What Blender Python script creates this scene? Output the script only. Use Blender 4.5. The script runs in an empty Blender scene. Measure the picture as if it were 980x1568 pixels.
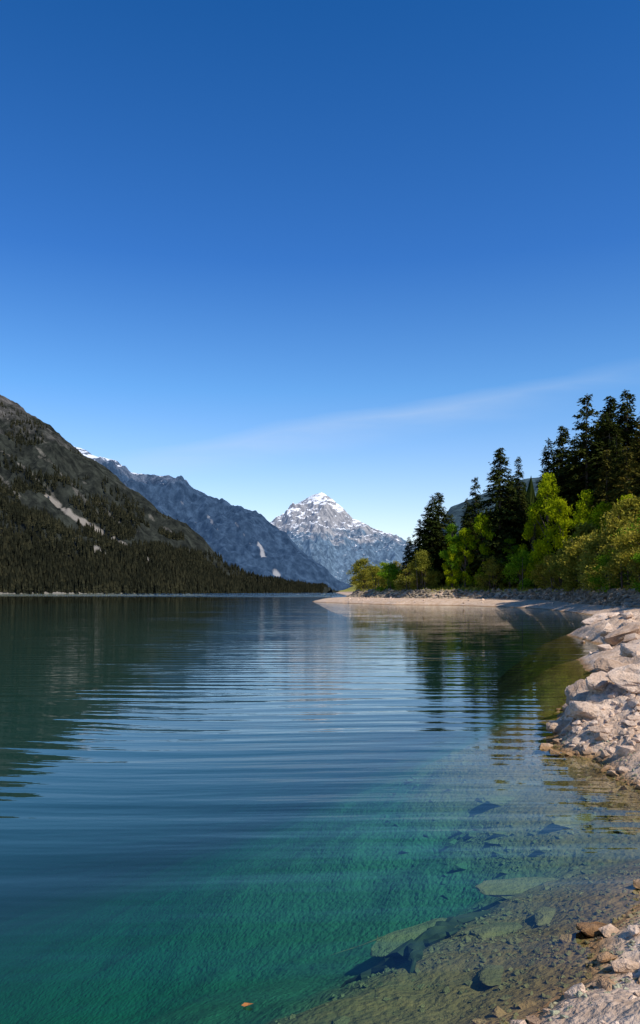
import bpy, bmesh, math, random
import numpy as np
from mathutils import Vector, Matrix, noise as mn
rng=np.random.default_rng(7); random.seed(7)
scene=bpy.context.scene
# ------------------------------------------------------------ helpers
def link(o): scene.collection.objects.link(o); return o
def mesh_np(name,V,F,mats=(),midx=None,smooth=False,attrs=None):
    V=np.asarray(V,dtype=np.float32); F=np.asarray(F,dtype=np.int32)
    me=bpy.data.meshes.new(name); n=F.shape[1]
    me.vertices.add(len(V)); me.vertices.foreach_set("co",V.ravel())
    me.loops.add(F.size); me.loops.foreach_set("vertex_index",F.ravel())
    me.polygons.add(len(F)); me.polygons.foreach_set("loop_start",np.arange(0,F.size,n,dtype=np.int32))
    for m in mats: me.materials.append(m)
    if midx is not None: me.polygons.foreach_set("material_index",np.asarray(midx,dtype=np.int32))
    me.polygons.foreach_set("use_smooth",np.full(len(F),smooth))
    if attrs:
        for k,a in attrs.items():
            at=me.attributes.new(k,'FLOAT','POINT'); at.data.foreach_set("value",np.asarray(a,dtype=np.float32))
    me.update(calc_edges=True); me.validate()
    return me
def hsh(ix,iy,s):
    h=(ix.astype(np.int64)*374761393+iy.astype(np.int64)*668265263+s*1442695041)&0x7fffffff
    h=((h^(h>>13))*1274126177)&0x7fffffff
    h=h^(h>>16)
    return (h&0xffff)/65535.0
def vn(x,y,s=0):
    x=np.asarray(x,float);y=np.asarray(y,float)
    ix=np.floor(x);iy=np.floor(y);fx=x-ix;fy=y-iy
    fx=fx*fx*(3-2*fx);fy=fy*fy*(3-2*fy)
    a=hsh(ix,iy,s);b=hsh(ix+1,iy,s);c=hsh(ix,iy+1,s);d=hsh(ix+1,iy+1,s)
    return (a*(1-fx)+b*fx)*(1-fy)+(c*(1-fx)+d*fx)*fy*1.0
def fbm(x,y,o=4,s=0,ridge=False):
    t=0;a=1;n=0
    for i in range(o):
        v=vn(x*2**i+i*17.3,y*2**i-i*9.1,s+i)*2-1
        if ridge: v=1-2*np.abs(v)
        t=t+a*v;n+=a;a*=.5
    return t/n
def sst(a,b,x):
    t=np.clip((x-a)/(b-a),0,1); return t*t*(3-2*t)
# ------------------------------------------------------------ shoreline / terrain
shore=[(-60,-60),(-14,-14),(-5,-4),(-2,-1),(-0.6,1.2),(0.3,2.7),(.85,3.6),(1.10,3.8),(1.42,4.05),(1.55,4.5),(2.0,4.95),
(2.5,5.6),(3.2,6.3),(3.5,7.1),(3.3,7.8),(3.15,8.35),(3.3,9.4),(2.95,9.9),(3.2,11.0),(3.4,11.8),(4.9,14.7),(6.4,18),(6.9,20.5),(7.8,23.2),(10.3,27.5),(10.5,30.5),
(11.5,36.6),(13,39.5),(18,49),(20.8,54),(22.3,60),(23,66),(24.2,75),(25.6,90),(25.2,100),(20,115),(11,121),(5.5,134),(-.75,151),(-1.5,158),(4,190),(10,260),(14,400),(20,800),(30,1500),(60,6000)]
SH=np.array(shore,float)
POLY=np.vstack([SH,[(9000,6000),(9000,-60)]])
def sdist(x,y):
    x=np.asarray(x,float).ravel();y=np.asarray(y,float).ravel()
    d=np.full(x.shape,1e18)
    for i in range(len(SH)-1):
        a=SH[i];b=SH[i+1];e=b-a
        t=np.clip(((x-a[0])*e[0]+(y-a[1])*e[1])/(e@e),0,1)
        d=np.minimum(d,(x-a[0]-t*e[0])**2+(y-a[1]-t*e[1])**2)
    d=np.sqrt(d); ins=np.zeros(x.shape,bool)
    n=len(POLY)
    for i in range(n):
        a=POLY[i];b=POLY[(i+1)%n]
        if a[1]==b[1]: continue
        c=((a[1]>y)!=(b[1]>y))&(x<(b[0]-a[0])*(y-a[1])/(b[1]-a[1])+a[0])
        ins^=c
    return np.where(ins,d,-d)
def bw(y): # width of the open beach below the stone embankment
    return 7-3.8*sst(42,55,y)+4.6*sst(85,118,y)-2.5*sst(150,175,y)
def H(x,y,sd=None):
    x=np.asarray(x,float).ravel();y=np.asarray(y,float).ravel()
    if sd is None: sd=sdist(x,y)
    sc=np.clip(y/40,0,1)
    s0=sd+ (fbm(x*1.1,y*1.1,3,3)*.28)*(.4+sc*1.2)*np.exp(-np.abs(sd)/6)
    L=np.maximum(s0,0); o=bw(y)
    land=.95*(1-np.exp(-L/2.4))+1.25*sst(0,2.2,L-o)+.16*np.clip(L-o-3,0,34)+.42*np.clip(L-38,0,90)
    near=sst(80,30,y)
    land+=sst(0,.5,L)*(.09*fbm(x*1.3,y*1.3,4,11,True)+.045*fbm(x*6,y*6,3,12,True))*sst(14,9,L)*(.35+.65*near)
    land+=sst(1,3,L)*near*.35*fbm(x*.35,y*.35,2,15)
    hump=.34*np.exp(-((x-4.2)**2+(y-10.9)**2)/1.3)+.55*np.exp(-((x-10.8)**2+(y-25.5)**2)/5)+.45*np.exp(-((x-13.6)**2+(y-33)**2)/7)+.3*np.exp(-((x-7.8)**2+(y-17)**2)/2.5)
    land+=sst(0,.5,L)*hump*(1+.5*fbm(x*2.2,y*2.2,3,19,True))
    land+=sst(12,30,L)*fbm(x*.05,y*.05,3,21)*2
    s=np.maximum(-s0,0)
    g=(.33*s+.27*np.maximum(s-1.1,0))*(1+.5*sst(11,35,y))
    g=11*(1-np.exp(-g/11))
    bed=-g+(.04*fbm(x*1.5,y*1.5,4,31,True)+.12*fbm(x*.6,y*.6,2,33))*sst(0,.6,s)
    return np.where(s0>0,land,bed)
# ------------------------------------------------------------ materials
def mat(name):
    m=bpy.data.materials.new(name); m.use_nodes=True
    nt=m.node_tree; nt.nodes.clear()
    return m,nt,nt.nodes,nt.links
def nd(nt,t,**k):
    n=nt.nodes.new(t)
    for a,b in k.items():
        if a[0]=='_': setattr(n,a[1:],b)
        else: n.inputs[a.replace('__',' ')].default_value=b
    return n
def mixc(nt,f,a,b,bt='MIX'):
    n=nt.nodes.new('ShaderNodeMix'); n.data_type='RGBA'; n.blend_type=bt; n.clamp_factor=True
    for s,v in ((0,f),(6,a),(7,b)):
        if isinstance(v,bpy.types.NodeSocket): nt.links.new(v,n.inputs[s])
        elif s==0: n.inputs[0].default_value=v
        else: n.inputs[s].default_value=(*v,1)
    return n.outputs[2]
def mrange(nt,v,a,b,c=0,d=1):
    n=nt.nodes.new('ShaderNodeMapRange'); n.clamp=True
    nt.links.new(v,n.inputs[0])
    for i,q in enumerate((a,b,c,d)): n.inputs[i+1].default_value=q
    return n.outputs[0]
def mathn(nt,op,a,b=0.0):
    n=nt.nodes.new('ShaderNodeMath'); n.operation=op
    for i,v in ((0,a),(1,b)):
        if isinstance(v,bpy.types.NodeSocket): nt.links.new(v,n.inputs[i])
        else: n.inputs[i].default_value=v
    return n.outputs[0]
def posz(nt):
    g=nt.nodes.new('ShaderNodeNewGeometry'); s=nt.nodes.new('ShaderNodeSeparateXYZ')
    nt.links.new(g.outputs['Position'],s.inputs[0]); return g.outputs['Position'],s
def scaled(nt,v,sc):
    n=nt.nodes.new('ShaderNodeVectorMath'); n.operation='MULTIPLY'; nt.links.new(v,n.inputs[0]); n.inputs[1].default_value=sc; return n.outputs[0]
def tex(nt,v,scale,detail=4,rough=.6,dist=0):
    n=nt.nodes.new('ShaderNodeTexNoise'); nt.links.new(v,n.inputs['Vector'])
    n.inputs['Scale'].default_value=scale;n.inputs['Detail'].default_value=detail;n.inputs['Roughness'].default_value=rough;n.inputs['Distortion'].default_value=dist
    return n.outputs['Fac']
def ramp(nt,f,pts):
    n=nt.nodes.new('ShaderNodeValToRGB'); nt.links.new(f,n.inputs[0])
    e=n.color_ramp.elements
    while len(e)<len(pts): e.new(.5)
    for i,(p,c) in enumerate(pts): e[i].position=p; e[i].color=(*c,1)
    return n.outputs[0]
def bump(nt,h,dist,strength=1,normal=None):
    n=nt.nodes.new('ShaderNodeBump'); nt.links.new(h,n.inputs['Height']); n.inputs['Distance'].default_value=dist;n.inputs['Strength'].default_value=strength
    if normal: nt.links.new(normal,n.inputs['Normal'])
    return n.outputs[0]
def out(nt,sh):
    o=nt.nodes.new('ShaderNodeOutputMaterial'); nt.links.new(sh,o.inputs[0])
def princ(nt,col,rough=.9,normal=None,spec=.2):
    p=nt.nodes.new('ShaderNodeBsdfPrincipled')
    if isinstance(col,bpy.types.NodeSocket): nt.links.new(col,p.inputs['Base Color'])
    else: p.inputs['Base Color'].default_value=(*col,1)
    if isinstance(rough,bpy.types.NodeSocket): nt.links.new(rough,p.inputs['Roughness'])
    else: p.inputs['Roughness'].default_value=rough
    p.inputs['Specular IOR Level'].default_value=spec
    if normal: nt.links.new(normal,p.inputs['Normal'])
    return p.outputs[0]
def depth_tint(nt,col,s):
    # wet band, water's light absorption painted into the colour with depth; browner mud towards the sheltered bay
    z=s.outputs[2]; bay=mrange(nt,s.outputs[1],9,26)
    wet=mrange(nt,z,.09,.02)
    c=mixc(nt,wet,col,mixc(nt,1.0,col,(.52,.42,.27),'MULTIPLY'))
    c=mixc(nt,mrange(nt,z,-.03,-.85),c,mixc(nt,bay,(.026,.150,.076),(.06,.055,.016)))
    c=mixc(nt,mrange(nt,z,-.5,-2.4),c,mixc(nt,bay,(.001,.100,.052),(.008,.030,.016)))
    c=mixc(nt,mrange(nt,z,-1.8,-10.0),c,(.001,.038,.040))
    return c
# terrain
def mk_ground():
    m,nt,N,L=mat('shore_ground'); P,s=posz(nt); z=s.outputs[2]
    vor=nd(nt,'ShaderNodeTexVoronoi'); vor.inputs['Scale'].default_value=22; L.new(P,vor.inputs['Vector'])
    sp=nd(nt,'ShaderNodeSeparateColor'); L.new(vor.outputs['Color'],sp.inputs[0])
    n1=tex(nt,P,1.3,6,.65); n2=tex(nt,P,14,4)
    stone=ramp(nt,n1,[(.3,(.47,.31,.20)),(.5,(.64,.47,.34)),(.7,(.72,.57,.45))])
    peb=ramp(nt,sp.outputs[0],[(0,(.68,.66,.64)),(.5,(.95,.93,.9)),(1,(1.15,1.13,1.1))])
    c=mixc(nt,.7,stone,peb,'MULTIPLY')
    c=mixc(nt,mrange(nt,n2,.35,.6,.4,0),c,(.20,.13,.08))
    under=mrange(nt,z,0,-.12); c=mixc(nt,under,c,mixc(nt,1.0,c,(.66,.66,.50),'MULTIPLY'))
    at=nd(nt,'ShaderNodeAttribute'); at.attribute_name='sd'
    n3=tex(nt,P,.25,4); gf=mathn(nt,'ADD',at.outputs['Fac'],mathn(nt,'MULTIPLY',mathn(nt,'SUBTRACT',n3,.5),3.0))
    grass=ramp(nt,tex(nt,P,.35,5,.7),[(.3,(.10,.11,.015)),(.5,(.28,.26,.04)),(.7,(.40,.33,.08))])
    c=mixc(nt,mrange(nt,gf,1.2,2.4),c,grass)
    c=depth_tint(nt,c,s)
    h=mathn(nt,'ADD',mathn(nt,'MULTIPLY',vor.outputs['Distance'],-.5),mathn(nt,'MULTIPLY',n2,1.2))
    b=bump(nt,h,.03,.8,bump(nt,n1,.15,.6))
    out(nt,princ(nt,c,.9,b)); return m
M_ground=mk_ground()
def mk_rock(name,stops,tint=True,sc=3.0):
    m,nt,N,L=mat(name); P,s=posz(nt)
    g=N.new('ShaderNodeNewGeometry')
    n1=tex(nt,P,sc,6,.7); n2=tex(nt,P,sc*7,4,.7)
    c=ramp(nt,n1,stops)
    c=mixc(nt,.75,c,ramp(nt,g.outputs['Random Per Island'],[(0,(.62,.58,.54)),(.6,(1,1,1)),(1,(1.15,1.15,1.15))]),'MULTIPLY')
    c=mixc(nt,mrange(nt,n2,.35,.5,.45,0),c,(.14,.09,.055))
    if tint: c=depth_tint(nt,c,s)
    out(nt,princ(nt,c,.88,bump(nt,mathn(nt,'ADD',n2,n1),.06/sc*2,.9))); return m
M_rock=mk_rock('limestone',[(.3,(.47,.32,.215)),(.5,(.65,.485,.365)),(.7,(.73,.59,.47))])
M_riprap=mk_rock('riprap_stone',[(.3,(.11,.085,.06)),(.5,(.27,.22,.16)),(.7,(.44,.37,.29))],False,1.2)
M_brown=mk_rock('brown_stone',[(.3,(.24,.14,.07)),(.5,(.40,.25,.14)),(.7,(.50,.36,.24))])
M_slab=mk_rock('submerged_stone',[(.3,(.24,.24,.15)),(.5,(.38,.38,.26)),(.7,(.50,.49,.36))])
def mk_leaf(name,c1,c2,c3,tr=.35,sc=.5):
    m,nt,N,L=mat(name); P,s=posz(nt)
    oi=N.new('ShaderNodeObjectInfo'); g=N.new('ShaderNodeNewGeometry')
    f=mathn(nt,'ADD',mathn(nt,'MULTIPLY',tex(nt,P,sc,2),.6),mathn(nt,'MULTIPLY',g.outputs['Random Per Island'],.4))
    c=ramp(nt,f,[(.25,c1),(.5,c2),(.75,c3)])
    c=mixc(nt,.7,c,ramp(nt,oi.outputs['Random'],[(0,(.65,.75,.7)),(.5,(1,1,1)),(1,(1.3,1.1,.9))]),'MULTIPLY')
    d=nd(nt,'ShaderNodeBsdfDiffuse'); t=nd(nt,'ShaderNodeBsdfTranslucent'); x=nd(nt,'ShaderNodeMixShader'); x.inputs[0].default_value=tr
    L.new(c,d.inputs[0]);L.new(c,t.inputs[0]);L.new(d.outputs[0],x.inputs[1]);L.new(t.outputs[0],x.inputs[2]); out(nt,x.outputs[0]); return m
M_spruce=mk_leaf('spruce_needles',(.016,.024,.007),(.036,.050,.011),(.072,.084,.018),.2)
M_pine=mk_leaf('pine_needles',(.055,.052,.010),(.115,.105,.018),(.19,.16,.035),.25)
M_yel=mk_leaf('spring_leaves',(.13,.19,.006),(.31,.40,.010),(.46,.54,.015),.5)
M_grn=mk_leaf('green_leaves',(.08,.16,.01),(.17,.31,.015),(.27,.44,.03),.5)
M_olv=mk_leaf('willow_leaves',(.14,.14,.016),(.29,.27,.035),(.42,.37,.07),.4)
M_far=mk_leaf('distant_needles',(.009,.011,.008),(.018,.021,.014),(.040,.041,.024),.1,.02)
m,nt,N,L=mat('bark'); P,s=posz(nt)
c=ramp(nt,tex(nt,scaled(nt,P,(6,6,1)),2,3),[(.3,(.04,.03,.02)),(.7,(.14,.11,.085))]); out(nt,princ(nt,c,.95)); M_bark=m
m,nt,N,L=mat('sodden_wood'); P,s=posz(nt)
c=ramp(nt,tex(nt,P,5,4),[(.3,(.006,.022,.012)),(.7,(.030,.062,.034))]); out(nt,princ(nt,c,.9)); M_wood=m
# ------------------------------------------------------------ ground sheet
def geo(a,b,s0,s1,n):
    w=np.geomspace(s0,s1,n); w=w/w.sum()*(b-a); return a+np.concatenate([[0],np.cumsum(w)])
xs=np.concatenate([-geo(3,6000,.1,900,60)[::-1],np.arange(-2.9,0,.1),np.arange(0,5,.045),np.arange(5,14,.1),np.arange(14,50,.4),geo(50,8000,.6,900,50)])
ys=np.concatenate([-geo(-2,600,.15,80,35)[::-1],np.arange(2.1,12.5,.05),np.arange(12.5,40,.16),np.arange(40,180,.8),geo(180,9000,1.2,900,50)])
X,Y=np.meshgrid(xs,ys); SD=sdist(X,Y); Z=H(X,Y,SD)
V=np.stack([X.ravel(),Y.ravel(),Z],1); nx=len(xs);ny=len(ys)
i=np.arange(ny-1)[:,None]*nx+np.arange(nx-1)[None,:]; i=i.ravel()
F=np.stack([i,i+1,i+1+nx,i+nx],1)
me=mesh_np('ground',V,F,[M_ground],smooth=True,attrs={'sd':SD-bw(Y.ravel())}); link(bpy.data.objects.new('ground',me))
# ------------------------------------------------------------ water
m,nt,N,L=mat('lake_water'); P,s=posz(nt)
dis=nd(nt,'ShaderNodeVectorMath',_operation='ADD'); L.new(P,dis.inputs[0])
warp=nd(nt,'ShaderNodeTexNoise'); L.new(scaled(nt,P,(.10,.06,.08)),warp.inputs['Vector']); warp.inputs['Scale'].default_value=1;warp.inputs['Detail'].default_value=1
L.new(scaled(nt,warp.outputs['Color'],(0,3.0,0)),dis.inputs[1]); PW=dis.outputs[0]
w1=tex(nt,scaled(nt,PW,(.26,2.7,1)),1.0,0,.4)
w2=tex(nt,scaled(nt,PW,(.9,6.0,1)),1.0,1,.5)
w3=tex(nt,scaled(nt,P,(5,14,1)),1.0,1,.5)
amp=mrange(nt,tex(nt,scaled(nt,P,(.05,.12,1)),1,1),.35,.65,.4,1.0)
far=mrange(nt,s.outputs[1],260,420,0,1)
h=mathn(nt,'ADD',mathn(nt,'MULTIPLY',w1,.0175),mathn(nt,'MULTIPLY',w2,.0052)); h=mathn(nt,'ADD',h,mathn(nt,'MULTIPLY',w3,.0007))
h=mathn(nt,'MULTIPLY',h,amp)
hf=mathn(nt,'MULTIPLY',mathn(nt,'MULTIPLY',tex(nt,P,.9,1),far),.5); h=mathn(nt,'ADD',h,hf)
b=bump(nt,h,1.0,1.0)
fr=nd(nt,'ShaderNodeFresnel',IOR=1.33); L.new(b,fr.inputs['Normal'])
gl=nd(nt,'ShaderNodeBsdfGlossy',Roughness=.01); gl.inputs['Color'].default_value=(.93,.97,.97,1); L.new(b,gl.inputs['Normal'])
tr=nd(nt,'ShaderNodeBsdfTransparent'); tr.inputs[0].default_value=(.90,1,.92,1)
x=nd(nt,'ShaderNodeMixShader'); L.new(fr.outputs[0],x.inputs[0]);L.new(tr.outputs[0],x.inputs[1]);L.new(gl.outputs[0],x.inputs[2]); out(nt,x.outputs[0]); M_water=m
me=mesh_np('lake_water',[(-6000,-500,0),(8000,-500,0),(8000,9000,0),(-6000,9000,0)],[(0,1,2,3)],[M_water]); link(bpy.data.objects.new('lake_water',me))
# ------------------------------------------------------------ rocks
def rock_tpl(seed,n=14,flat=.7,detail=0):
    r=random.Random(seed); bm=bmesh.new()
    for i in range(n):
        v=Vector((r.gauss(0,1),r.gauss(0,1),r.gauss(0,1))).normalized()*r.uniform(.75,1.1)
        bm.verts.new((v.x,v.y*.8,v.z*flat))
    bmesh.ops.convex_hull(bm,input=bm.verts)
    for v in [v for v in bm.verts if not v.link_faces]: bm.verts.remove(v)
    if detail:
        bmesh.ops.bevel(bm,geom=list(bm.edges),offset=.06,segments=1,affect='EDGES')
        bmesh.ops.triangulate(bm,faces=bm.faces)
        for k in range(detail): 
            bmesh.ops.subdivide_edges(bm,edges=bm.edges,cuts=1,use_grid_fill=True)
        bmesh.ops.triangulate(bm,faces=bm.faces)
        for v in bm.verts:
            p=v.co*2.2+Vector((seed,0,0)); q=v.co.normalized()
            v.co+=q*(.10*mn.fractal(p,1.0,2.0,4)+.05*abs(mn.noise(p*3)))
    bmesh.ops.triangulate(bm,faces=bm.faces)
    bmesh.ops.recalc_face_normals(bm,faces=bm.faces)
    bm.verts.index_update()
    V=np.array([v.co[:] for v in bm.verts]);F=np.array([[v.index for v in f.verts] for f in bm.faces]); bm.free()
    return V,F
RT=[rock_tpl(k,11+k%5,.5+.06*(k%5)) for k in range(12)]
def rotz(a): 
    c,s=np.cos(a),np.sin(a); R=np.zeros((len(a),3,3)); R[:,0,0]=c;R[:,0,1]=-s;R[:,1,0]=s;R[:,1,1]=c;R[:,2,2]=1; return R
def rotx(a):
    c,s=np.cos(a),np.sin(a); R=np.zeros((len(a),3,3)); R[:,1,1]=c;R[:,1,2]=-s;R[:,2,1]=s;R[:,2,2]=c;R[:,0,0]=1; return R
def scatter(tpls,P,S,tilt=.4):
    n=len(P); idx=rng.integers(0,len(tpls),n); R=rotz(rng.uniform(0,6.28,n))@rotx(rng.normal(0,tilt,n) if tilt else np.zeros(n))
    VV=[];FF=[];o=0
    for k,(V,F) in enumerate(tpls):
        q=np.where(idx==k)[0]
        if len(q)==0: continue
        v=np.einsum('nij,vj->nvi',R[q],V)*S[q][:,None,:]+P[q][:,None,:]
        f=F[None]+(np.arange(len(q))*len(V))[:,None,None]+o
        VV.append(v.reshape(-1,3));FF.append(f.reshape(-1,F.shape[1])); o+=len(q)*len(V)
    return np.vstack(VV),np.vstack(FF)
def sample(n,xr,yr,sdr,smin,smax,power=2.5,dens=None,thr=-.05,emb=False,lift=.1):
    x=rng.uniform(*xr,n*12); y=rng.uniform(*yr,n*12); s=sdist(x,y); q=s-bw(y) if emb else s
    k=(q>sdr[0])&(q<sdr[1]); x,y,s=x[k][:n],y[k][:n],s[k][:n]
    if dens is not None:
        k=fbm(x*dens,y*dens,3,77)+rng.uniform(-.3,.3,len(x))>thr; x,y=x[k],y[k]
    sz=smin+(smax-smin)*rng.random(len(x))**power
    P=np.stack([x,y,H(x,y)+sz*lift],1)
    S=sz[:,None]*rng.uniform(.75,1.25,(len(x),3))
    return P,S
parts=[sample(3300,(.5,8),(3,14),(-.2,3),.012,.09,3.5,1.2),sample(600,(2,8),(8.5,16),(-.15,1.3),.04,.17,2.0,.9),sample(1300,(4,26),(14,60),(-.3,6),.05,.40,3.5,.3,.05),sample(500,(-2,34),(60,165),(-.3,7),.08,.35,4,.1,.05)]
P=np.vstack([a for a,b in parts]);S=np.vstack([b for a,b in parts])
V,F=scatter(RT,P,S); link(bpy.data.objects.new('shore_rocks',mesh_np('shore_rocks',V,F,[M_rock])))
P,S=sample(11000,(-.3,5),(2.4,12),(-1.6,.3),.006,.030,3,.9)
V,F=scatter(RT[:5],P,S); link(bpy.data.objects.new('lakebed_gravel',mesh_np('lakebed_gravel',V,F,[M_slab])))
P,S=sample(150,(0,5),(3,13),(-2.2,-.1),.05,.14,2.5,.6,lift=-.1)
S[:,2]*=.5
V,F=scatter(RT,P,S,.15); link(bpy.data.objects.new('lakebed_stones',mesh_np('lakebed_stones',V,F,[M_slab])))
P,S=sample(2300,(-2,45),(46,180),(-.2,2.3),.25,.6,1.5,emb=True)
V,F=scatter(RT,P,S,.5); link(bpy.data.objects.new('riprap_embankment',mesh_np('riprap_embankment',V,F,[M_riprap])))
BT=[]
for k in range(6):
    V,F=rock_tpl(100+k,13,.62,2); BT.append((V,F))
def boulder(name,x,y,size,mt,k,rz=0,sink=.25,z=None):
    V,F=BT[k%6]; me=mesh_np(name,V*np.array(size),F,[mt]); o=link(bpy.data.objects.new(name,me))
    zz=float(H([x],[y])[0]) if z is None else z
    o.location=(x,y,zz+size[2]*(.6-sink*2)); o.rotation_euler=(random.uniform(-.2,.2),random.uniform(-.2,.2),rz); return o
for a in [(9.2,23.8,(.9,.75,.6),0,.3),(10.1,26.8,(1.0,.8,.6),1,1.2),(11.8,29,(1.2,.9,.65),2,2),(8.5,20.8,(.65,.5,.4),3,.6),(7.6,18.6,(.8,.45,.35),4,2.2),
          (12.9,35.5,(1.3,.9,.55),5,0.2),(14.5,38,(1.3,1.0,.6),1,.9),(3.85,11.5,(.55,.40,.32),0,1.1),(4.4,12.6,(.6,.45,.34),2,.4),(3.55,10.35,(.42,.30,.26),4,2.4),
          (5.5,14.6,(.55,.45,.33),3,1.9),(4.35,10.5,(.62,.42,.34),5,.2),(6.3,16.6,(.65,.5,.36),0,2.9),(18.5,46,(1.2,.8,.55),2,1.5),(15.6,41,(1.0,.7,.55),4,1),(3.4,11.1,(.34,.24,.2),1,.3),
          (4.7,9.4,(.5,.35,.26),1,.3),(4.0,9.3,(.34,.26,.18),3,1.3),(3.9,10.9,(.36,.3,.26),2,.8),(5.0,11.7,(.6,.5,.36),4,.1),(5.0,13.2,(.5,.35,.3),1,2.6),(7.2,19.6,(.45,.3,.22),5,.5),(9.4,25.3,(.6,.45,.36),3,.1)]:
    boulder('boulder',a[0],a[1],a[2],M_rock,a[3],a[4])
boulder('flat_rock',1.62,4.62,(.19,.13,.06),M_brown,1,.3,.1)
boulder('brown_rock',1.68,3.85,(.22,.17,.12),M_brown,2,.8)
boulder('brown_rock',1.52,4.18,(.075,.06,.05),M_brown,3,.2,.1)
boulder('pale_rock',1.74,4.36,(.07,.05,.05),M_rock,4,1.2,.1)
boulder('brown_rock',1.38,3.78,(.11,.08,.06),M_brown,5,1.7)
for a in [(1.22,5.35,(.34,.22,.10),1,.5),(1.7,6.3,(.5,.26,.09),2,.1),(.78,5.75,(.6,.26,.13),3,.35),(1.55,5.35,(.22,.13,.07),4,.8),(2.6,7.8,(.42,.2,.08),5,.4),(1.0,4.5,(.2,.14,.06),0,.9),(2.1,9.0,(.38,.22,.10),1,.2)]:
    boulder('submerged_rock',a[0],a[1],a[2],M_slab,a[3],a[4],.32)
def tube(pts,rad,ns=7,jit=0):
    pts=np.array(pts,float); V=[];F=[]
    for i,p in enumerate(pts):
        t=pts[min(i+1,len(pts)-1)]-pts[max(i-1,0)]; t/=np.linalg.norm(t)+1e-9
        a=np.cross(t,(0,0,1) if abs(t[2])<.9 else (1,0,0)); a/=np.linalg.norm(a); b=np.cross(t,a)
        for k in range(ns):
            q=2*math.pi*k/ns; V.append(p+rad[i]*(1+jit*random.uniform(-1,1))*(a*math.cos(q)+b*math.sin(q)))
    for i in range(len(pts)-1):
        for k in range(ns):
            a=i*ns+k;b=i*ns+(k+1)%ns; F+=[(a,b,b+ns),(a,b+ns,a+ns)]
    return np.array(V),np.array(F)
def joinVF(L):
    V=[];F=[];o=0
    for v,f in L: V.append(v);F.append(f+o);o+=len(v)
    return np.vstack(V),np.vstack(F)
zb=lambda x,y:float(H([x],[y])[0])
def wob(pts,n,lift,j=.02):
    o=[]
    for (a,b) in zip(pts[:-1],pts[1:]):
        for k in range(n):
            t=k/n; x=a[0]*(1-t)+b[0]*t+random.uniform(-j,j); y=a[1]*(1-t)+b[1]*t+random.uniform(-j,j); o.append((x,y,zb(x,y)+lift))
    x,y=pts[-1]; o.append((x,y,zb(x,y))); return o
def branch(pts,r0,r1,lift):
    p=wob(pts,4,lift); return tube(p,np.linspace(r0,r1,len(p)),8,.35)
V,F=joinVF([branch([(.52,5.12),(.66,5.38),(.86,5.6),(1.0,5.85)],.075,.045,.03),branch([(1.0,5.85),(1.3,6.0)],.045,.008,.03),branch([(.60,5.25),(.62,5.0),(.56,4.82)],.05,.012,.04),
  branch([(.52,5.12),(.35,5.22),(.14,5.3)],.05,.008,.03),branch([(.86,5.6),(.80,5.85),(.85,6.1)],.03,.006,.04),branch([(.7,5.42),(.9,5.4),(1.02,5.5)],.03,.006,.03)])
link(bpy.data.objects.new('sunken_branch',mesh_np('sunken_branch',V,F,[M_wood],smooth=False)))
m,nt,N,L=mat('dead_leaf'); out(nt,princ(nt,(.35,.14,.04),.6)); 
lv=[(-.03,0,.004),(-.015,.014,.010),(.005,.018,.006),(.03,.002,.012),(.008,-.014,.012),(-.014,-.012,.004),(0,0,.002)]
me=mesh_np('floating_leaf',lv,[(6,0,5),(6,5,4),(6,4,3),(6,3,2),(6,2,1),(6,1,0)],[m]); o=link(bpy.data.objects.new('floating_leaf',me)); o.location=(-.35,3.8,.002)
# ------------------------------------------------------------ trees
def spruce(seed,n=12000,Ht=20.,R=4.2,sparse=1.0,lowest=.04):
    r=np.random.default_rng(seed)
    nb=int(300*sparse)
    h=lowest+(1-lowest)*np.sort(r.random(nb)); h=np.clip(h,0,.985)
    az=r.uniform(0,6.28,nb); L=R*(1-h)**.78*r.uniform(.6,1.12,nb)*(1+.15*np.sin(az*2+seed)) +.22
    low=np.clip((h-lowest)/.1,.5,1); L*=low
    bi=r.choice(nb,n,p=(L**1.1)/(L**1.1).sum()); t=r.random(n)**.7
    a=az[bi]+r.normal(0,.15,n); rr=t*L[bi]
    z=h[bi]*Ht-.32*rr-.02*rr**2+.06*rr*t+r.normal(0,.10,n)
    p=np.stack([np.cos(a)*rr,np.sin(a)*rr,z],1); p[:,:2]+=r.normal(0,.14,(n,2))
    da=a+r.choice([-1,1],n)*r.uniform(.1,1.1,n); ln=r.uniform(.35,.75,n)*(.55+.45*(1-h[bi]))
    d=np.stack([np.cos(da),np.sin(da),r.uniform(-.75,.05,n)],1)*ln[:,None]
    w=np.stack([-np.sin(da),np.cos(da),r.normal(0,.5,n)],1)*(ln*.30)[:,None]
    V=np.stack([p-w,p+w,p+d],1).reshape(-1,3); F=np.arange(3*n).reshape(-1,3)
    T=[tube([(0,0,-1),(0,0,Ht*.5),(0,0,Ht*.99)],[.26,.15,.02])]
    for k in range(0,nb,3):
        T.append(tube([(0,0,h[k]*Ht),(np.cos(az[k])*L[k]*.9,np.sin(az[k])*L[k]*.9,h[k]*Ht-.33*L[k])],[.045,.012],4))
    tv,tf=joinVF(T); V2,F2=joinVF([(V,F),(tv,tf)])
    return V2,F2,np.r_[np.zeros(len(F)),np.ones(len(tf))]
def sprmesh(seed,mt,**k):
    V,F,mi=spruce(seed,**k); return mesh_np('spruce',V,F,[mt,M_bark],mi)
SP=[sprmesh(1,M_spruce),sprmesh(2,M_spruce,R=4.6),sprmesh(3,M_spruce,R=3.7,n=10000),sprmesh(4,M_spruce,R=4.9,n=13000)]
PN=[sprmesh(5,M_pine,R=4.6,sparse=.7,n=10000),sprmesh(6,M_pine,R=4.2,n=10000)]
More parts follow.
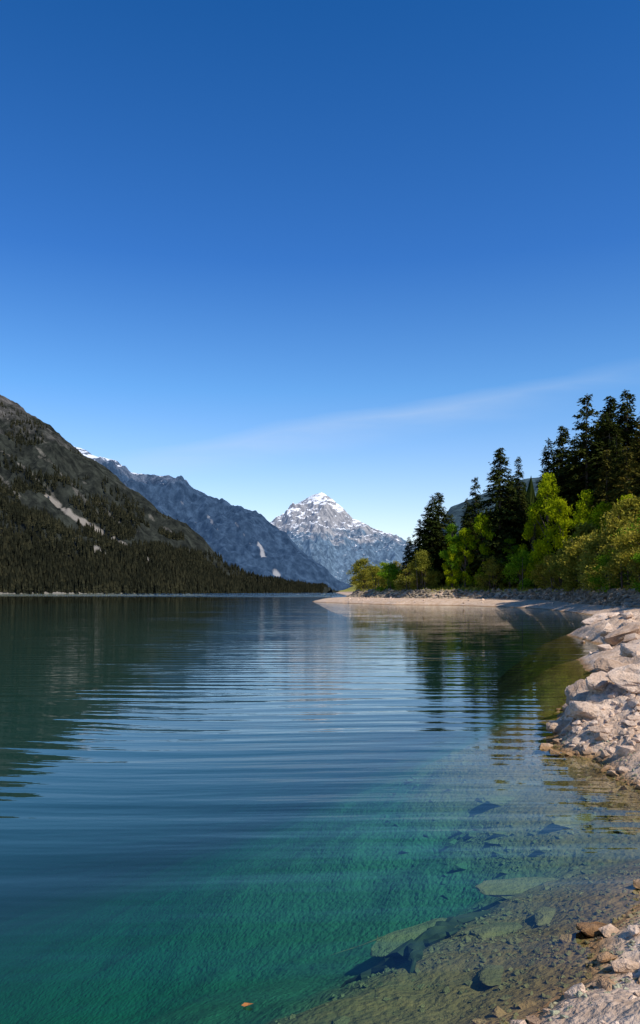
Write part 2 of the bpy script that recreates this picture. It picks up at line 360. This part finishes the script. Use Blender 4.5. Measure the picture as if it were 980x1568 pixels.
def put(name,me,x,y,ztop,h0,rs=1.0,gap=5.0):
    for it in range(40): # keep it above the stone embankment
        s=float(sdist([x],[y])[0])-bw(y)
        if s>gap: break
        gx_=float(sdist([x+.5],[y])[0]-sdist([x-.5],[y])[0]); gy_=float(sdist([x],[y+.5])[0]-sdist([x],[y-.5])[0]); l=math.hypot(gx_,gy_)+1e-6
        x+=gx_/l*.4; y+=gy_/l*.4
    zg=zb(x,y); s=(ztop-zg)/h0; o=link(bpy.data.objects.new(name,me)); o.location=(x,y,zg-.1)
    o.scale=(s*rs,s*rs,s); o.rotation_euler=(0,0,random.uniform(0,6.28)); return o
for i,(x,y,z,rs) in enumerate([(15.1,142,15.4,1.2),(17.2,140,17.5,1.2),(18.6,138,19.3,1.1),(21.2,141,20.1,1.2),(24.9,150,17,1.1),(28.6,145,23.4,.9),(28,150,20.1,1.1),
   (29,127,25.6,1.1),(37.7,150,28,.85),(25.6,126,12.0,1.2),(36.2,125,26.7,.95),(37.6,122,28.1,.95),(42,130,28,1),(38.9,115,31.2,1.0),(44,125,29.5,1),
   (44.2,120,32.2,1.0),(44.8,115,31.8,1.05),(47,112,31,1.0),(43,100,27.5,1),(46,96,26,1),(22.8,136,14,1.2),(33.5,132,20,1.1),(41,109,24,1.1),(31.5,128,18,1),(19.8,138,13,1.2),
   (39.5,118,25,1.1),(36,119,21,1.1),(41.5,113,28,1.1),(46.5,105,28,1),(40,104,21,1.1),(45,90,24,1),(34,140,22,1),(47,130,30,1),(16.5,140,12,1.3),(26,136,15,1.2),(42.5,118,29,1.1),(46,119,31,1.1),(38,126,25,1.2),(14,146,12.5,1.3)]):
    put('spruce_tree',SP[i%4],x,y,z,20.,rs,7)
for i,(x,y,z,rs) in enumerate([(35.8,95,19.8,1),(37.6,92,22.3,1),(40,88,20,1),(37.5,104,21,1),(41,80,20,1),(38,98,18,1.1),(37,86,16,1.1)]):
    put('pine_tree',PN[i%2],x,y,z,20.,rs*1.1,7)
def broad(seed,Ht=10.,R=3.2,nc=42,per=170,base=.10,leaf=.2,stems=1):
    r=np.random.default_rng(seed); T=[];C=[]
    for k in range(nc):
        zf=r.uniform(base,1); prof=math.sin(math.pi*min(1,(zf-base)/(1-base)*.86+.14))**.6
        a=r.uniform(0,6.28); q=R*prof*math.sqrt(r.random())*r.uniform(.7,1.08)
        C.append((math.cos(a)*q,math.sin(a)*q,zf*Ht*(1-.08*q/R)))
    C=np.array(C)
    for s in range(stems):
        ox,oy=(0,0) if stems==1 else r.normal(0,R*.25,2)
        T.append(tube([(ox,oy,-.5),(ox*1.2+r.normal(0,.15),oy*1.2,Ht*.4),(ox*1.6+r.normal(0,.3),oy*1.6,Ht*.85)],[.018*Ht,.011*Ht,.003*Ht],6))
    for c in C:
        zf=max(.1*Ht,c[2]-np.hypot(c[0],c[1])*.7-.3); T.append(tube([(c[0]*.08,c[1]*.08,zf*.9),(c[0]*.55,c[1]*.55,zf*.4+c[2]*.6-.1),tuple(c)],[.006*Ht,.004*Ht,.001*Ht],4))
    n=nc*per; ci=np.repeat(np.arange(nc),per); cr=r.uniform(.16,.34,nc)*R
    g=r.normal(0,1,(n,3)); g/=np.linalg.norm(g,axis=1)[:,None]; g*=(r.random(n)**.45)[:,None]; g[:,2]*=.7
    p=C[ci]+g*cr[ci][:,None]+r.normal(0,.05*R,(n,3))
    u=r.normal(0,1,(n,3));u/=np.linalg.norm(u,axis=1)[:,None]; w=np.cross(u,r.normal(0,1,(n,3)));w/=np.linalg.norm(w,axis=1)[:,None]
    sz=leaf*r.uniform(.6,1.3,n)[:,None]
    V=np.stack([p-w*sz*.5,p+w*sz*.5,p+u*sz*1.2],1).reshape(-1,3); F=np.arange(3*n).reshape(-1,3)
    tv,tf=joinVF(T); V2,F2=joinVF([(V,F),(tv,tf)]); return V2,F2,np.r_[np.zeros(len(F)),np.ones(len(tf))]
def brmesh(seed,mt,**k):
    V,F,mi=broad(seed,**k); return mesh_np('broadleaf',V,F,[mt,M_bark],mi)
YM=[brmesh(11,M_yel,nc=48,R=2.8),brmesh(12,M_yel,R=2.4,nc=44),brmesh(13,M_grn,R=2.7,nc=44)]
SB=[brmesh(k,mt,Ht=5.,R=2.6,nc=40,per=150,base=.05,leaf=.15,stems=4) for k,mt in ((21,M_olv),(22,M_olv),(23,M_grn),(24,M_yel))]
for i,(x,y,z,rs,k) in enumerate([(31.9,115,18.8,.7,0),(24.6,124,15.2,.75,1),(33.6,112,16,.75,1),(21.9,130,13.2,.8,2),(34.8,105,15.1,.75,0),(21.5,129,10,.9,0),(32.2,87,12.3,.9,0),(31.5,88,10.5,1,1),(30,118,14.5,.8,0),(27,121,10.5,1,2),(23.4,128,13,.8,1),(34,96,13.5,.9,1),(36,84,13,1,2),(32.5,101,12,1,0)]):
    put('deciduous_tree',YM[k],x,y,z,10.,rs,5)
for i,(x,y,z,rs,k) in enumerate([(3.2,188,6.2,1.3,0),(5.2,184,7,1.1,2),(9.4,175,9.0,1.1,0),(13.5,166,8.0,1.3,3),(15.5,133,8.6,1,0),(18,134,6.6,1.1,1),(25,121,7.2,1.0,0),(27.8,117,8.0,1,2),(28.3,106,7.6,1.1,1),
   (30,96,8.4,1.1,0),(29.9,87,8.4,1.2,1),(29.8,79,8.4,1.1,0),(27.6,69,6.6,1.1,2),(31,73,9.2,1.1,1),(30.5,90,7,1.2,0),(12.2,145,7.0,1.2,2),(11,155,6.6,1.2,0),(33,98,10,1.1,0),(29.6,110,6.8,1.2,0),(30.4,66,7.8,1.1,0),(33.5,84,11.5,1.,0),(15.6,137,6.8,1.2,1),(7.2,170,6.4,1.2,1),(29,61,6.6,1.2,3),(32,68,9.2,1.2,3),
   (30,101,7.4,1.2,1),(32.5,92,9.4,1.2,1),(29.5,72,6.6,1.2,1),(34,78,10.5,1.2,2),(8.6,160,6.4,1.3,0),(14.2,150,8,1.2,1),(28.6,82,6.4,1.3,2),(27,62,6,1.3,0),(26.6,57,5.6,1.3,1)]):
    put('shrub',SB[k],x,y,z,5.,rs*1.0,2.9)
n=36000; x=rng.uniform(0,50,n);y=rng.uniform(46,190,n);s=sdist(x,y)-bw(y);k=(s>1.6)&(s<22);x,y=x[k],y[k];n=len(x)
p=np.stack([x,y,H(x,y)-.03],1); a=rng.uniform(0,6.28,n); w=np.stack([np.cos(a),np.sin(a),0*a],1)*.12; t=np.stack([rng.normal(0,.12,n),rng.normal(0,.12,n),rng.uniform(.2,.65,n)],1)
V=np.stack([p-w,p+w,p+t],1).reshape(-1,3)
link(bpy.data.objects.new('grass',mesh_np('grass',V,np.arange(3*n).reshape(-1,3),[mk_leaf('grass_blades',(.14,.16,.02),(.32,.31,.05),(.46,.38,.10),.4,.3)])))
def farcon(seed,lay=5,ns=5):
    r=np.random.default_rng(seed); V=[];F=[]
    for l in range(lay):
        z0=.05+.85*l/lay; z1=min(1.0,z0+.38); R=.19*(1-z0)**.9+.01; b=len(V); V.append((0,0,z1))
        for k in range(ns*2):
            q=6.283*k/(ns*2)+l; rr=R*(r.uniform(.8,1.15) if k%2 else r.uniform(.4,.65)); V.append((rr*math.cos(q),rr*math.sin(q),z0+r.uniform(-.02,.03)-(.03 if k%2 else 0)))
        for k in range(ns*2): F.append((b,b+1+k,b+1+(k+1)%(ns*2)))
    return np.array(V),np.array(F)
FT=[farcon(k) for k in range(5)]
x=rng.uniform(25,260,5000);y=rng.uniform(60,420,5000);s=sdist(x,y);k=(s>24)&((x-25)>(y-60)*.10);x,y,s=x[k],y[k],s[k]
zg=H(x,y); hh=rng.uniform(11,17,len(x))*np.where(y>150,1,.8)
k=(zg+hh-2)/y*1207<906-690+(x/y*1207+490-800)*.6; x,y,zg,hh=x[k],y[k],zg[k],hh[k]
V,F=scatter(FT,np.stack([x,y,zg-.5],1),np.stack([hh,hh,hh],1),0)
link(bpy.data.objects.new('hillside_forest',mesh_np('hillside_forest',V,F,[M_spruce])))
# ------------------------------------------------------------ mountains
def loft(ridge,base,back,ns,ntt,p,amp,freq,seed,ramp0=.02,rj=3.0):
    ridge=np.array(ridge,float);base=np.array(base,float)
    s=np.linspace(0,1,ns); 
    def cur(A):
        q=A[:,0]; return np.stack([np.interp(s,q,A[:,i]) for i in (1,2,3)],1)
    R=cur(ridge);B=cur(base); t=np.linspace(0,1,ntt)
    T=t[:,None]; x=R[None,:,0]*(1-T)+B[None,:,0]*T; y=R[None,:,1]*(1-T)+B[None,:,1]*T
    z=(R[None,:,2]-B[None,:,2])*(1-T)**p+B[None,:,2]
    env=np.minimum(1,T*5)*np.minimum(1,(1-T)*4)*(.25+.75*np.clip(R[None,:,2]/R[:,2].max(),0,1))
    z=z+amp*env*fbm(x/freq,y/freq,6,seed,True)+amp*.35*env*fbm(x/freq*4,y/freq*4,4,seed+5,True)
    z=z+(1-np.minimum(1,T*6))*rj*fbm(x/freq*6,y/freq*3,4,seed+9)*np.clip(R[None,:,2]/R[:,2].max()*3,.15,1)
    nb=8; Tb=np.linspace(0,1,nb+1)[1:][::-1][:,None]
    xb=R[None,:,0]+back[0]*Tb; yb=R[None,:,1]+back[1]*Tb; zbk=R[None,:,2]*(1-Tb)**1.1-5*Tb
    X=np.vstack([xb,x]);Y=np.vstack([yb,y]);Zz=np.vstack([zbk,z])
    TT=np.vstack([np.zeros((nb,ns)),np.repeat(T,ns,1)]);SS=np.repeat(s[None],nb+ntt,0)
    i=(np.arange(nb+ntt-1)[:,None]*ns+np.arange(ns-1)[None]).ravel()
    return np.stack([X.ravel(),Y.ravel(),Zz.ravel()],1),np.stack([i,i+ns,i+1+ns,i+1],1),SS,TT,(x,y,z)
def w(D,a,b): # a: tangent of bearing, b: tangent of elevation seen over the lake, D: range in m
    return (D*a,D,2+D*b)
K=1/1207.
def rl(L):
    us=[q[0] for q in L]; u0,u1=us[0],us[-1]
    return [((u-u0)/(u1-u0),)+w(D,(u-490)*K,(906-v)*K) for u,v,D in L]
def scree(V,paths,nb8):
    bx=V[:,0]/V[:,1]*1207+490; bz=906-(V[:,2]-2)/V[:,1]*1207; ok=np.arange(len(V))>=nb8
    m=np.zeros(len(V))
    for (pts,w0,w1,st) in paths:
        Q=[]
        for (u,v) in pts:
            d=(bx-u)**2+(bz-v)**2+np.where(ok,0,1e9); Q.append(V[np.argmin(d)])
        Q=np.array(Q); n=len(Q)-1
        for i in range(n):
            a,b=Q[i],Q[i+1]; e=b-a; t=np.clip(((V-a)@e)/(e@e),0,1); d=np.linalg.norm(V-a-t[:,None]*e,axis=1)
            wd=w0+(w1-w0)*(i+t)/n; m=np.maximum(m,np.clip(1.5-d/wd,0,1)*st)
    return m
rA=rl([(-500,420,1700),(-250,500,1600),(-100,560,1540),(0,603,1500),(60,642,1480),(120,688,1450),(180,731,1420),(240,779,1380),(285,801,1350),(310,824,1340),(335,852,1330),(350,872,1320),(400,889,1350),(450,897,1450),(490,902,1550),(530,907,1600)])
bA=[(q,x,y,-3.) for q,x,y in [(0,-330,330),(.24,-345,520),(.485,-330,800),(.62,-240,850),(.77,-165,960),(.87,-100,1100),(.96,-20,1300),(1,10,1400)]]
nsA=560
V,F,SS,TT,G=loft(rA,bA,(-900,900),nsA,260,1.15,62,150,40,rj=12)
tal=scree(V,[([(72,760),(88,773),(105,785),(127,799),(150,812),(170,826),(190,838),(212,850),(232,862)],5,7,1),([(118,833),(134,840),(150,845),(170,853),(190,860)],9,6,.9),([(5,690),(22,706),(40,720),(62,740),(85,760)],5,4,.40),([(150,770),(180,800),(215,815)],4,4,.38),
   ([(60,700),(85,722),(110,745),(150,790)],5,4,.36),([(0,730),(25,760)],7,7,.38),([(230,790),(262,815),(290,845)],4,4,.38),([(-150,640),(-60,800)],8,10,.8),([(20,660),(60,690),(100,735)],4,4,.35),([(10,640),(50,665),(95,700),(130,740)],4,4,.34)],8*nsA).reshape(SS.shape)
def mk_mtn(name,forest,rock,pale,snow=None,snz=(0,1),fs=.02,haze_glow=(0,0,0),rz=(0,1),rk=.5,bd=18,sb=(-.3,.12),rw=.10):
    m,nt,N,L=mat(name); P,s=posz(nt); z=s.outputs[2]
    n1=tex(nt,P,fs,6,.7); n2=tex(nt,scaled(nt,P,(1,1,.4)),fs*5,5,.75)
    fc=ramp(nt,n2,[(.35,tuple(c*.35 for c in forest)),(.5,forest),(.65,tuple(c*2.0 for c in forest))])
    rc=ramp(nt,n2,[(.35,tuple(c*.4 for c in rock)),(.5,rock),(.65,tuple(c*1.7 for c in rock))])
    zf=mrange(nt,z,rz[0],rz[1],-.22,.16)
    f=mrange(nt,mathn(nt,'ADD',mathn(nt,'ADD',mathn(nt,'MULTIPLY',n1,.8),mathn(nt,'MULTIPLY',n2,.2)),zf),rk,rk+rw)
    c=mixc(nt,f,fc,rc)
    at=nd(nt,'ShaderNodeAttribute'); at.attribute_name='talus'
    c=mixc(nt,mrange(nt,mathn(nt,'ADD',at.outputs['Fac'],mathn(nt,'MULTIPLY',mathn(nt,'SUBTRACT',n2,.5),1.2)),.25,.8),c,pale)
    if snow:
        g=N.new('ShaderNodeNewGeometry'); sz=nt.nodes.new('ShaderNodeSeparateXYZ'); L.new(g.outputs['Normal'],sz.inputs[0])
        f2=mathn(nt,'ADD',mathn(nt,'ADD',tex(nt,scaled(nt,P,(1,1,2.6)),fs*2.2,6,.7),mrange(nt,z,snz[0],snz[1],sb[0],sb[1])),mathn(nt,'MULTIPLY',mathn(nt,'SUBTRACT',sz.outputs[2],.65),.45))
        c=mixc(nt,mrange(nt,f2,.52,.56),c,snow)
    b=bump(nt,mathn(nt,'ADD',n2,n1),bd,.8)
    p=nt.nodes.new('ShaderNodeBsdfDiffuse'); L.new(c,p.inputs[0]); L.new(b,p.inputs[1])
    if max(haze_glow)>0:
        e=nd(nt,'ShaderNodeEmission'); e.inputs[0].default_value=(*haze_glow,1); a=nt.nodes.new('ShaderNodeAddShader'); L.new(p.outputs[0],a.inputs[0]);L.new(e.outputs[0],a.inputs[1]); out(nt,a.outputs[0])  # faint glow added to the slope in place of airlight haze
    else: out(nt,p.outputs[0])
    return m
beach=np.clip((TT-.97)/.012,0,1)*1.3
MA=mk_mtn('mountain_slope',(.020,.022,.017),(.068,.064,.060),(.21,.19,.165),fs=.012,rz=(60,400),rk=.51,bd=14,rw=.18,haze_glow=(.0015,.003,.006))
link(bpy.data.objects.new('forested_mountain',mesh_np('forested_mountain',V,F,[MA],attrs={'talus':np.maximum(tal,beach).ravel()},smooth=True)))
gx,gy,gz=G; nT,nS=gx.shape; n=40000
ti=.03+.955*rng.random(n)**.8; si=rng.uniform(.2,.985,n); fi=(ti*(nT-1)).astype(int); fj=(si*(nS-1)).astype(int)
talg=tal[8:][fi,fj]; dn=fbm(gx[fi,fj]/60,gy[fi,fj]/60,3,91)
keep=(talg<.30)&(rng.random(n)<np.clip(.15+ti*1.5,0,1))&((dn>-.30+.65*(1-ti))|(gz[fi,fj]<60)); fi,fj,ti,si=fi[keep],fj[keep],ti[keep],si[keep]
hh=rng.uniform(9,21,len(fi))*(.40+.60*ti)*(1-.45*sst(.8,.97,si))
P=np.stack([gx[fi,fj]+rng.normal(0,2,len(fi)),gy[fi,fj]+rng.normal(0,2,len(fi)),gz[fi,fj]-1],1); 
V,F=scatter(FT,P,np.stack([hh,hh,hh],1),0); link(bpy.data.objects.new('mountainside_forest',mesh_np('mountainside_forest',V,F,[M_far])))
# second mountain (snow on crest)
rB=rl([(-300,560,3300),(-100,620,3300),(60,665,3250),(120,684,3200),(150,699,3150),(180,706,3150),(205,724,3120),(235,727,3100),(262,729,3050),(300,748,3000),(340,770,2950),(400,796,2850),(440,822,2750),(470,850,2650),(500,875,2550),(520,896,2500),(545,908,2450)])
bB=[(q,x,y,-5.) for q,x,y in [(0,-1300,2000),(.5,-900,2000),(.8,-220,2200),(1,60,2350)]]
V,F,SS,TT,G=loft(rB,bB,(-1200,1800),420,190,1.05,150,260,60,rj=14)
tl=scree(V,[([(396,832),(402,852),(425,880)],7,10,1),([(318,790),(335,815)],7,5,.5),([(280,770),(300,800)],7,5,.45),([(360,800),(385,835)],5,5,.4)],8*420)
MB=mk_mtn('second_mountain_slope',(.022,.036,.055),(.078,.092,.115),(.27,.26,.25),snow=(.62,.65,.70),snz=(330,600),fs=.008,haze_glow=(.012,.032,.078),rz=(150,550),rk=.53,bd=34,sb=(-.32,.03))  # blue in the forest and rock colours is painted distance haze
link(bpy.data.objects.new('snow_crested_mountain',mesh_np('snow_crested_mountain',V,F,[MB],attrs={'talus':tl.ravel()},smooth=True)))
rB2=rl([(330,800,4300),(350,786,4300),(372,779,4300),(392,783,4300),(410,797,4200),(440,830,4100)])
V,F,SS,TT,G=loft(rB2,[(0,-500,3600,-5.),(1,-100,3600,-5.)],(0,900),80,60,1.0,60,200,65,rj=14)
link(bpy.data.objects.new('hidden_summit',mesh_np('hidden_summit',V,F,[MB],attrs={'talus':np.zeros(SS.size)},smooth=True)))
rC=rl([(330,860,6400),(380,828,6300),(410,805,6200),(430,790,6150),(452,773,6100),(470,763,6050),(483,757,6000),(493,754,6000),(503,759,6000),(515,771,5950),(528,781,5900),(540,794,5900),(560,803,5850),(580,814,5800),(605,822,5750),(650,840,5700),(720,860,5600)])
bC=[(0,-800,4900,-5.),(.4,-50,4500,-5.),(1,900,4900,-5.)]
V,F,SS,TT,G=loft(rC,bC,(0,2500),420,240,1.15,150,420,72,rj=14)
MC=mk_mtn('far_peak_slope',(.070,.100,.125),(.23,.215,.20),(.5,.5,.5),snow=(.76,.77,.79),snz=(230,640),fs=.007,haze_glow=(.026,.058,.125),rz=(200,520),rk=.46,bd=50,sb=(-.19,-.01))  # bluish forest colour has distance haze painted in
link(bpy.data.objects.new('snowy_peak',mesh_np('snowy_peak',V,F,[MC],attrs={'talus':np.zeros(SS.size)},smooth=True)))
rD=rl([(560,906,2400),(610,880,2400),(650,835,2400),(690,775,2400),(740,755,2400),(800,735,2400),(1100,670,2400),(1500,640,2400)])
V,F,SS,TT,G=loft(rD,[(0,150,2000,-5.),(1,1200,1500,-5.)],(600,900),160,80,1.0,40,200,80,rj=8)
MD=mk_mtn('hill_slope',(.035,.055,.06),(.06,.075,.08),(.3,.3,.3),fs=.01,haze_glow=(.006,.014,.03),rz=(300,900),rk=.6)
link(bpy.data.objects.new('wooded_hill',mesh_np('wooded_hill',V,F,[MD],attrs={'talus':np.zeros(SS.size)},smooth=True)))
# ------------------------------------------------------------ light
elev=math.radians(48); azd=Vector((.70,-.62,0)).normalized()
to=Vector((azd.x*math.cos(elev),azd.y*math.cos(elev),math.sin(elev)))
sl=bpy.data.lights.new('sun','SUN'); sl.energy=5.0; sl.angle=math.radians(.5); sl.color=(1,.93,.82)
so=link(bpy.data.objects.new('sun',sl)); so.rotation_euler=to.to_track_quat('Z','Y').to_euler()
wd=bpy.data.worlds.new('World'); scene.world=wd; wd.use_nodes=True; nt=wd.node_tree; nt.nodes.clear()
sk=nd(nt,'ShaderNodeTexSky',_sky_type='NISHITA'); sk.sun_disc=False; sk.sun_elevation=elev; sk.sun_rotation=math.atan2(azd.x,azd.y)
sk.altitude=1000; sk.air_density=1.0; sk.dust_density=.3; sk.ozone_density=3.0
tc=nt.nodes.new('ShaderNodeTexCoord'); sp=nt.nodes.new('ShaderNodeSeparateXYZ'); nt.links.new(tc.outputs['Generated'],sp.inputs[0])
yy=mathn(nt,'MAXIMUM',sp.outputs[1],.02); a=mathn(nt,'DIVIDE',sp.outputs[0],yy); bb=mathn(nt,'DIVIDE',sp.outputs[2],yy)
line=mathn(nt,'ADD',mathn(nt,'MULTIPLY',a,.18),.207)
cv=nt.nodes.new('ShaderNodeCombineXYZ'); nt.links.new(a,cv.inputs[0]); nt.links.new(bb,cv.inputs[1])
st=scaled(nt,cv.outputs[0],(2.5,16,1)); nz=tex(nt,st,1.6,5,.55,.4)
off=mathn(nt,'ADD',mathn(nt,'SUBTRACT',bb,line),mathn(nt,'MULTIPLY',mathn(nt,'SUBTRACT',nz,.5),.03))
up=mrange(nt,off,.015,.0); dn=mrange(nt,off,-.042,.0); 
cm=mathn(nt,'MULTIPLY',mathn(nt,'MULTIPLY',up,mathn(nt,'POWER',dn,1.6)),mrange(nt,nz,.25,.7,.4,1))
fade=mathn(nt,'MULTIPLY',mrange(nt,a,-.38,-.04),mrange(nt,a,.4,.02,.35,1)); cm=mathn(nt,'MULTIPLY',cm,mathn(nt,'MULTIPLY',fade,.42))
cm=mathn(nt,'MULTIPLY',cm,mrange(nt,sp.outputs[1],.1,.3))
mul=ramp(nt,sp.outputs[2],[(0.0,(1.0,.86,.84)),(.09,(.90,.84,.85)),(.245,(.43,.71,.90)),(.387,(.20,.50,.84)),(.60,(.09,.41,.74)),(1,(.09,.37,.60))])
sc2=mixc(nt,1.0,sk.outputs[0],mul,'MULTIPLY')
vs=scaled(nt,sc2,(2,2,2))
col=mixc(nt,cm,vs,(6.5,7.5,9.0))
bg=nt.nodes.new('ShaderNodeBackground'); bg.inputs[1].default_value=.10; nt.links.new(col,bg.inputs[0])
wo=nt.nodes.new('ShaderNodeOutputWorld'); nt.links.new(bg.outputs[0],wo.inputs[0])
# ------------------------------------------------------------ camera
cd=bpy.data.cameras.new('camera'); cd.sensor_width=36; cd.lens=36*1207/1568; cd.shift_y=122/1568; cd.clip_start=.1; cd.clip_end=30000
co=link(bpy.data.objects.new('camera',cd)); co.location=(0,0,2); co.rotation_euler=(math.radians(90),0,0); scene.camera=co
scene.view_settings.view_transform='Standard'; scene.view_settings.look='None'; scene.view_settings.exposure=0
